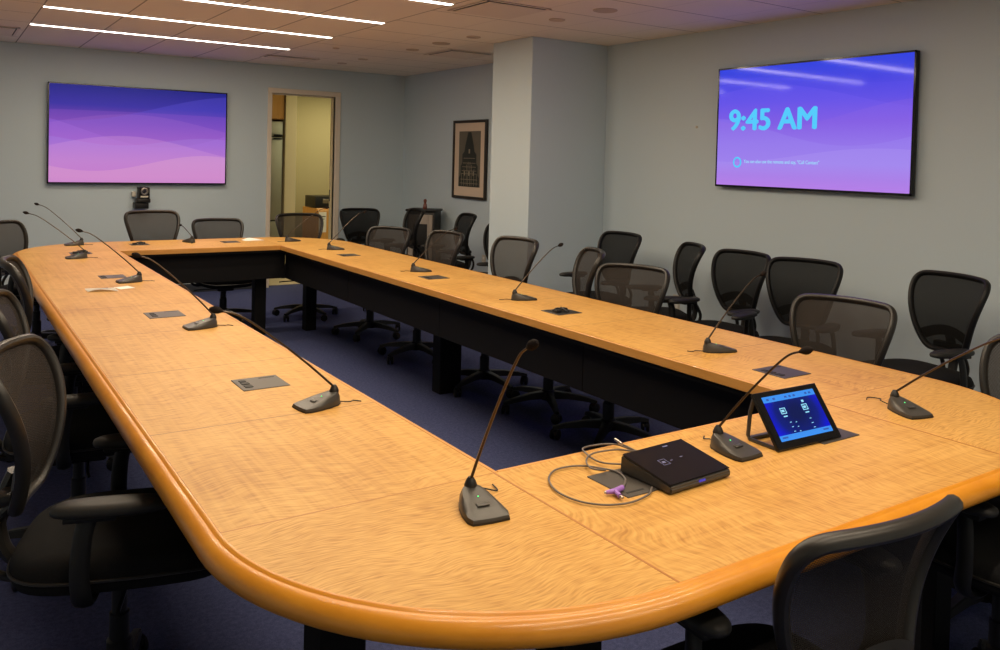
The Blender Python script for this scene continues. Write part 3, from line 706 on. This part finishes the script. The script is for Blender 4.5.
# ------------------------------------------------------------------ papers
b = NBM()
n = 8; P = [[None]*(n+1) for _ in range(5)]
for i in range(5):
    for j in range(n+1):
        s = j/n; x_ = .605+.135*s; y_ = 4.66+.11*i/4-.03*s; z_ = TT+.002+.010*math.sin(PI*s)*(1-.15*i)+.002*math.sin(i*2+s*6)
        P[i][j] = b.verts.new((x_, y_, z_))
for i in range(4):
    for j in range(n):
        f = b.faces.new((P[i][j], P[i][j+1], P[i+1][j+1], P[i+1][j])); f.material_index = 1 if (i == 3 and 3 <= j <= 5) else 0
bmesh.ops.solidify(b, geom=b.faces[:], thickness=.0008)
tag(obj('paper_sheet', b, [M_paper, M_blue]), 'curled white paper with blue print on left table run', 'paper', 'white papers on the left table run')
b = NBM(); box(b, (.745, 4.70, TT+.0005), (.82, 4.78, TT+.002), rot=Matrix.Rotation(R(15), 3, 'Z')); tag(obj('paper_slip', b, M_paper, smooth=0), 'small flat white paper slip under the microphone base', 'paper', 'white papers on the left table run')
b = NBM(); loft(b, [[(2.03, 6.92, TT+.001), (2.10, 6.97, TT+.014), (2.11, 6.97, TT+.014), (2.19, 6.93, TT+.001)], [(2.02, 7.0, TT+.001), (2.09, 7.05, TT+.014), (2.10, 7.05, TT+.014), (2.18, 7.01, TT+.001)]]); tag(obj('paper_tent', b, M_paper, smooth=0), 'small folded white paper tent on the far table run', 'paper')

# ------------------------------------------------------------------ chairs: local +X is where the sitter looks
HALF = [(0, .588), (.07, .589), (.108, .602), (.140, .655), (.170, .735), (.194, .815), (.207, .880), (.204, .922), (.180, .945), (.12, .951), (0, .953)]
def bx(y, z):
    s = (z-.58)/.375
    return -.225 + .030*math.sin(PI*min(max(s, 0), 1)) - .065*s*s + .95*y*y
ctrl = HALF + [(-y, z) for y, z in HALF[-2:0:-1]]
OUT = catmull([Vector((0, y, z)) for y, z in ctrl], 4, closed=True)
def width_at(z):
    best = 0
    for i in range(len(OUT)):
        a, c = OUT[i], OUT[(i+1) % len(OUT)]
        if (a.z-z)*(c.z-z) <= 0 and abs(a.z-c.z) > 1e-9:
            y = a.y+(c.y-a.y)*(z-a.z)/(c.z-a.z); best = max(best, abs(y))
    return best
def make_meshes(M_mesh, M_frame, M_lumb):
    parts = []   # (name, mesh, material, moves_up, children)
    def P(name, bm, m, up=True, smooth=40):
        o = obj(name, bm, m, smooth=smooth); me = o.data; bpy.data.objects.remove(o); me.name = name; parts.append([name, me, up]); return parts[-1]
    b = NBM(); tube(b, [Vector((bx(p.y, p.z), p.y, p.z)) for p in OUT], .0135, 10, closed=True, flat=(1.0, 1.25), up=(0, 0, -1)); P('backrest_frame', b, M_frame)
    b = NBM(); rows = []; nz, ny = 26, 14
    for i in range(nz+1):
        z = .590+(.952-.590)*i/nz; wv = max(width_at(z)-.004, .01)
        rows.append([b.verts.new((bx(wv*(2*j/ny-1), z), wv*(2*j/ny-1), z)) for j in range(ny+1)])
    for i in range(nz):
        for j in range(ny): b.faces.new((rows[i][j], rows[i][j+1], rows[i+1][j+1], rows[i+1][j]))
    P('backrest_mesh', b, M_mesh)
    b = NBM(); rows = []
    for i in range(6):
        row = []
        for j in range(13):
            y = -.15+.30*j/12; arch = .055*(1-(y/.15)**2); z = .630+arch*.8+(.050*(i/5)-.01)
            row.append(b.verts.new((bx(y, z)-.016-.006*math.sin(PI*i/5), y*(1-.12*(1-i/5)), z)))
        rows.append(row)
    for i in range(5):
        for j in range(12): b.faces.new((rows[i][j], rows[i][j+1], rows[i+1][j+1], rows[i+1][j]))
    bmesh.ops.solidify(b, geom=b.faces[:], thickness=.008); P('lumbar_support', b, M_lumb)
    b = NBM()
    for s in (-1, 1):
        tube(b, catmull([Vector((-.228, s*.075, .600)), Vector((-.255, s*.074, .57)), Vector((-.285, s*.070, .50)), Vector((-.255, s*.060, .43)), Vector((-.15, s*.045, .405)), Vector((-.02, s*.04, .405))], 6), .0105, 8)
    tube(b, catmull([Vector((-.240, 0, .66)), Vector((-.262, 0, .60)), Vector((-.272, 0, .52)), Vector((-.235, 0, .44)), Vector((-.1, 0, .415))], 6), .016, 8, flat=(1, 1.6)); box(b, (-.262, -.085, .598), (-.222, .085, .628), .010)
    P('back_bracket', b, M_frame)
    # seat cushion
    b = NBM(); rg = []
    for s, z in ((.90, .432), (.97, .440), (1.0, .458), (1.0, .482), (.965, .502), (.88, .514), (.70, .518), (.40, .514), (.12, .511)):
        rg.append([(x, y, z-(.018*max(0, (x-.12)/.13)**2 if x > .12 else 0)) for x, y in superell(.245*s, .235*s, 40, 3.6, .02, 0)])
    loft(b, rg); P('seat', b, M_seat, smooth=60)
    b = NBM(); tube(b, [Vector((x, y, .470-(.018*max(0, (x-.12)/.13)**2 if x > .12 else 0))) for x, y in superell(.2465, .2365, 48, 3.6, .02, 0)], .004, 6, closed=True); P('seat_piping', b, M_frame)
    b = NBM(); loft(b, [[(x, y, .410) for x, y in superell(.13, .13, 24, 3, 0, 0)], [(x, y, .434) for x, y in superell(.20, .20, 24, 3, 0.01, 0)]]); box(b, (-.11, -.07, .370), (.09, .07, .414), .012); tube(b, [Vector((.03, -.05, .388)), Vector((.03, -.22, .386)), Vector((.035, -.25, .384))], .005, 6); P('tilt_mechanism', b, M_black)
    for s in (-1, 1):
        b = NBM(); tube(b, catmull([Vector((-.04, s*.13, .420)), Vector((-.04, s*.21, .416)), Vector((-.04, s*.250, .44)), Vector((-.045, s*.254, .50)), Vector((-.04, s*.248, .58)), Vector((-.03, s*.240, .622))], 6), lambda q: .016-.003*q, 8, flat=(1.5, .75), up=(1, 0, 0))
        box(b, (-.08, s*.240-.022, .616), (.03, s*.240+.022, .630), .004); P('arm_post', b, M_black)
        b = NBM(); rg = []
        for q, z in ((.82, .628), (.97, .632), (1, .640), (.98, .648), (.86, .654), (.5, .656)):
            rg.append([(x, y, z) for x, y in superell(.125*q, .039*q, 28, 2.8, .015, s*.238)])
        loft(b, rg); P('arm_pad', b, M_pad, smooth=60)
    b = NBM(); lathe(b, [(.030, .06), (.030, .20), (.024, .205), (.024, .27), (.0185, .272), (.0185, .385)], 18); P('gas_lift', b, M_black, False)
    b = NBM(); lathe(b, [(.045, .062), (.050, .075), (.046, .105), (.034, .118)], 24)
    for i in range(5):
        a = 2*PI*i/5+.3; d = Vector((math.cos(a), math.sin(a), 0)); n_ = Vector((-d.y, d.x, 0)); rg = []
        for rd, wz, zt, zb in ((.03, .030, .112, .070), (.12, .024, .106, .072), (.22, .019, .090, .064), (.275, .016, .074, .056), (.288, .012, .070, .058)):
            rg.append([tuple(d*rd+n_*wz+Vector((0, 0, zb))), tuple(d*rd+n_*wz*.7+Vector((0, 0, zt))), tuple(d*rd-n_*wz*.7+Vector((0, 0, zt))), tuple(d*rd-n_*wz+Vector((0, 0, zb)))])
        loft(b, rg)
    bmesh.ops.bevel(b, geom=[e for e in b.edges if e.calc_length() > .04], offset=.003, segments=2, affect='EDGES'); P('star_base', b, M_black, False)
    for i in range(5):
        a = 2*PI*i/5+.3; c = Vector((math.cos(a), math.sin(a), 0))*.272; ax = Matrix.Rotation(a+.9, 4, 'Z')
        b = NBM()
        for s in (-1, 1): lathe(b, [(.020, s*.006), (.027, s*.008), (.028, s*.018), (.020, s*.022)], 18, (0, 0, .028), 'y')
        box(b, (-.022, -.008, .030), (.02, .008, .052), .005); lathe(b, [(.007, .045), (.007, .066)], 10)
        bmesh.ops.transform(b, matrix=Matrix.Translation(c) @ ax, verts=b.verts[:]); P('caster', b, M_black, False)
    return parts
CHT = make_meshes(M_mesh, M_frame, M_lumb)
CHB = make_meshes(mesh_fabric('black_mesh_fabric', (.006, .006, .006), .93), M_black, M_micd)
def chair(x, y, th, label, dz=0.0, grp='mesh back office chairs', CH=None, adz=None):
    t = tag(empty('office_chair', (x, y, 0), R(th)), label, 'chair', grp)
    for name, me, up in CH:
        o = bpy.data.objects.new(name, me); C.objects.link(o); o.parent = t
        if up: o.location = (0, 0, adz if adz is not None and name.startswith('arm_') else dz)
    return t
def chair_at(bxp, byp, th, ztop, label, grp, black=False, adz=None):
    """bxp, byp: plan position of the middle of the back's top edge"""
    a = R(th); chair(bxp+.30*math.cos(a), byp+.30*math.sin(a), th, label, ztop-.953, grp, CHB if black else CHT, adz)
GR, GW, GF, GL = 'chairs along the right side of the table', 'chairs against the right wall', 'chairs at the far end', 'chairs along the left side of the table'
chair_at(3.150, 6.516, 207, .852, 'taupe mesh office chair at right side of table, farthest one, facing camera', GR)
chair_at(3.150, 5.515, 184, .897, 'taupe mesh office chair at right table side with microphone head before it', GR)
chair_at(3.150, 4.588, 185, .933, 'taupe mesh office chair at right table side in front of the pillar', GR)
chair_at(3.200, 3.852, 155, .926, 'taupe mesh office chair turned edge on behind the right table side', GR)
chair_at(3.150, 3.475, 201, .883, 'taupe mesh office chair at right table side, wide back below the pillar edge', GR)
chair_at(3.150, 2.162, 193, .897, 'taupe mesh office chair at right table side, largest back before the wall', GR)
chair_at(3.100, 1.325, 165, .870, 'taupe mesh office chair at right table side cut off by frame edge', GR)
chair_at(3.850, 7.369, 171, .944, 'black office chair edge on in front of the corner cabinet', GW, True)
chair_at(4.120, 6.848, 168, .926, 'black office chair edge on below the framed picture', GW, True)
chair_at(4.150, 6.318, 179, .879, 'black office chair half hidden behind the pillar', GW, True)
chair_at(4.200, 4.763, 180, .925, 'black office chair against right wall beside the pillar', GW, True)
chair_at(4.120, 3.946, 152, .918, 'black office chair turned edge on against right wall, left of the overlapping pair', GW, True)
chair_at(4.150, 3.564, 180, .911, 'black office chair against right wall, left one of the pair with overlapping backs', GW, True)
chair_at(4.100, 3.084, 195, .917, 'black office chair against right wall, right one of the overlapping pair', GW, True)
chair_at(4.120, 2.217, 168, .937, 'black office chair against right wall nearest the frame edge', GW, True)
chair_at(1.419, 7.520, -81, .948, 'taupe mesh office chair at far end of table below the video camera', GF)
chair_at(2.012, 7.750, -91, .856, 'low mesh office chair at far table end, between two taller ones', GF)
chair_at(2.714, 7.660, -92, .898, 'taupe mesh office chair at far table end in front of the doorway', GF)
chair_at(3.815, 8.800, -104, .864, 'black office chair against back wall right of the doorway', GF, True)
chair_at(.10, 2.43, -18, .945, 'taupe mesh office chair at left side of table, nearest and largest', GL)
chair_at(.12, 3.42, -8, .925, 'taupe mesh office chair at left table side, second from camera', GL)
chair_at(.22, 4.45, -5, .935, 'taupe mesh office chair at left table side, third from camera', GL)
chair_at(.334, 7.200, -33, .901, 'taupe mesh office chair at the far left table corner', GL)
chair_at(1.345, .780, 87, .848, 'large office chair seen from behind at near side of table', 'chairs at the near side of the table', False, 0.0)
chair_at(2.29, .80, 88, .95, 'office chair in deep shadow at near right, only armrest visible', 'chairs at the near side of the table')
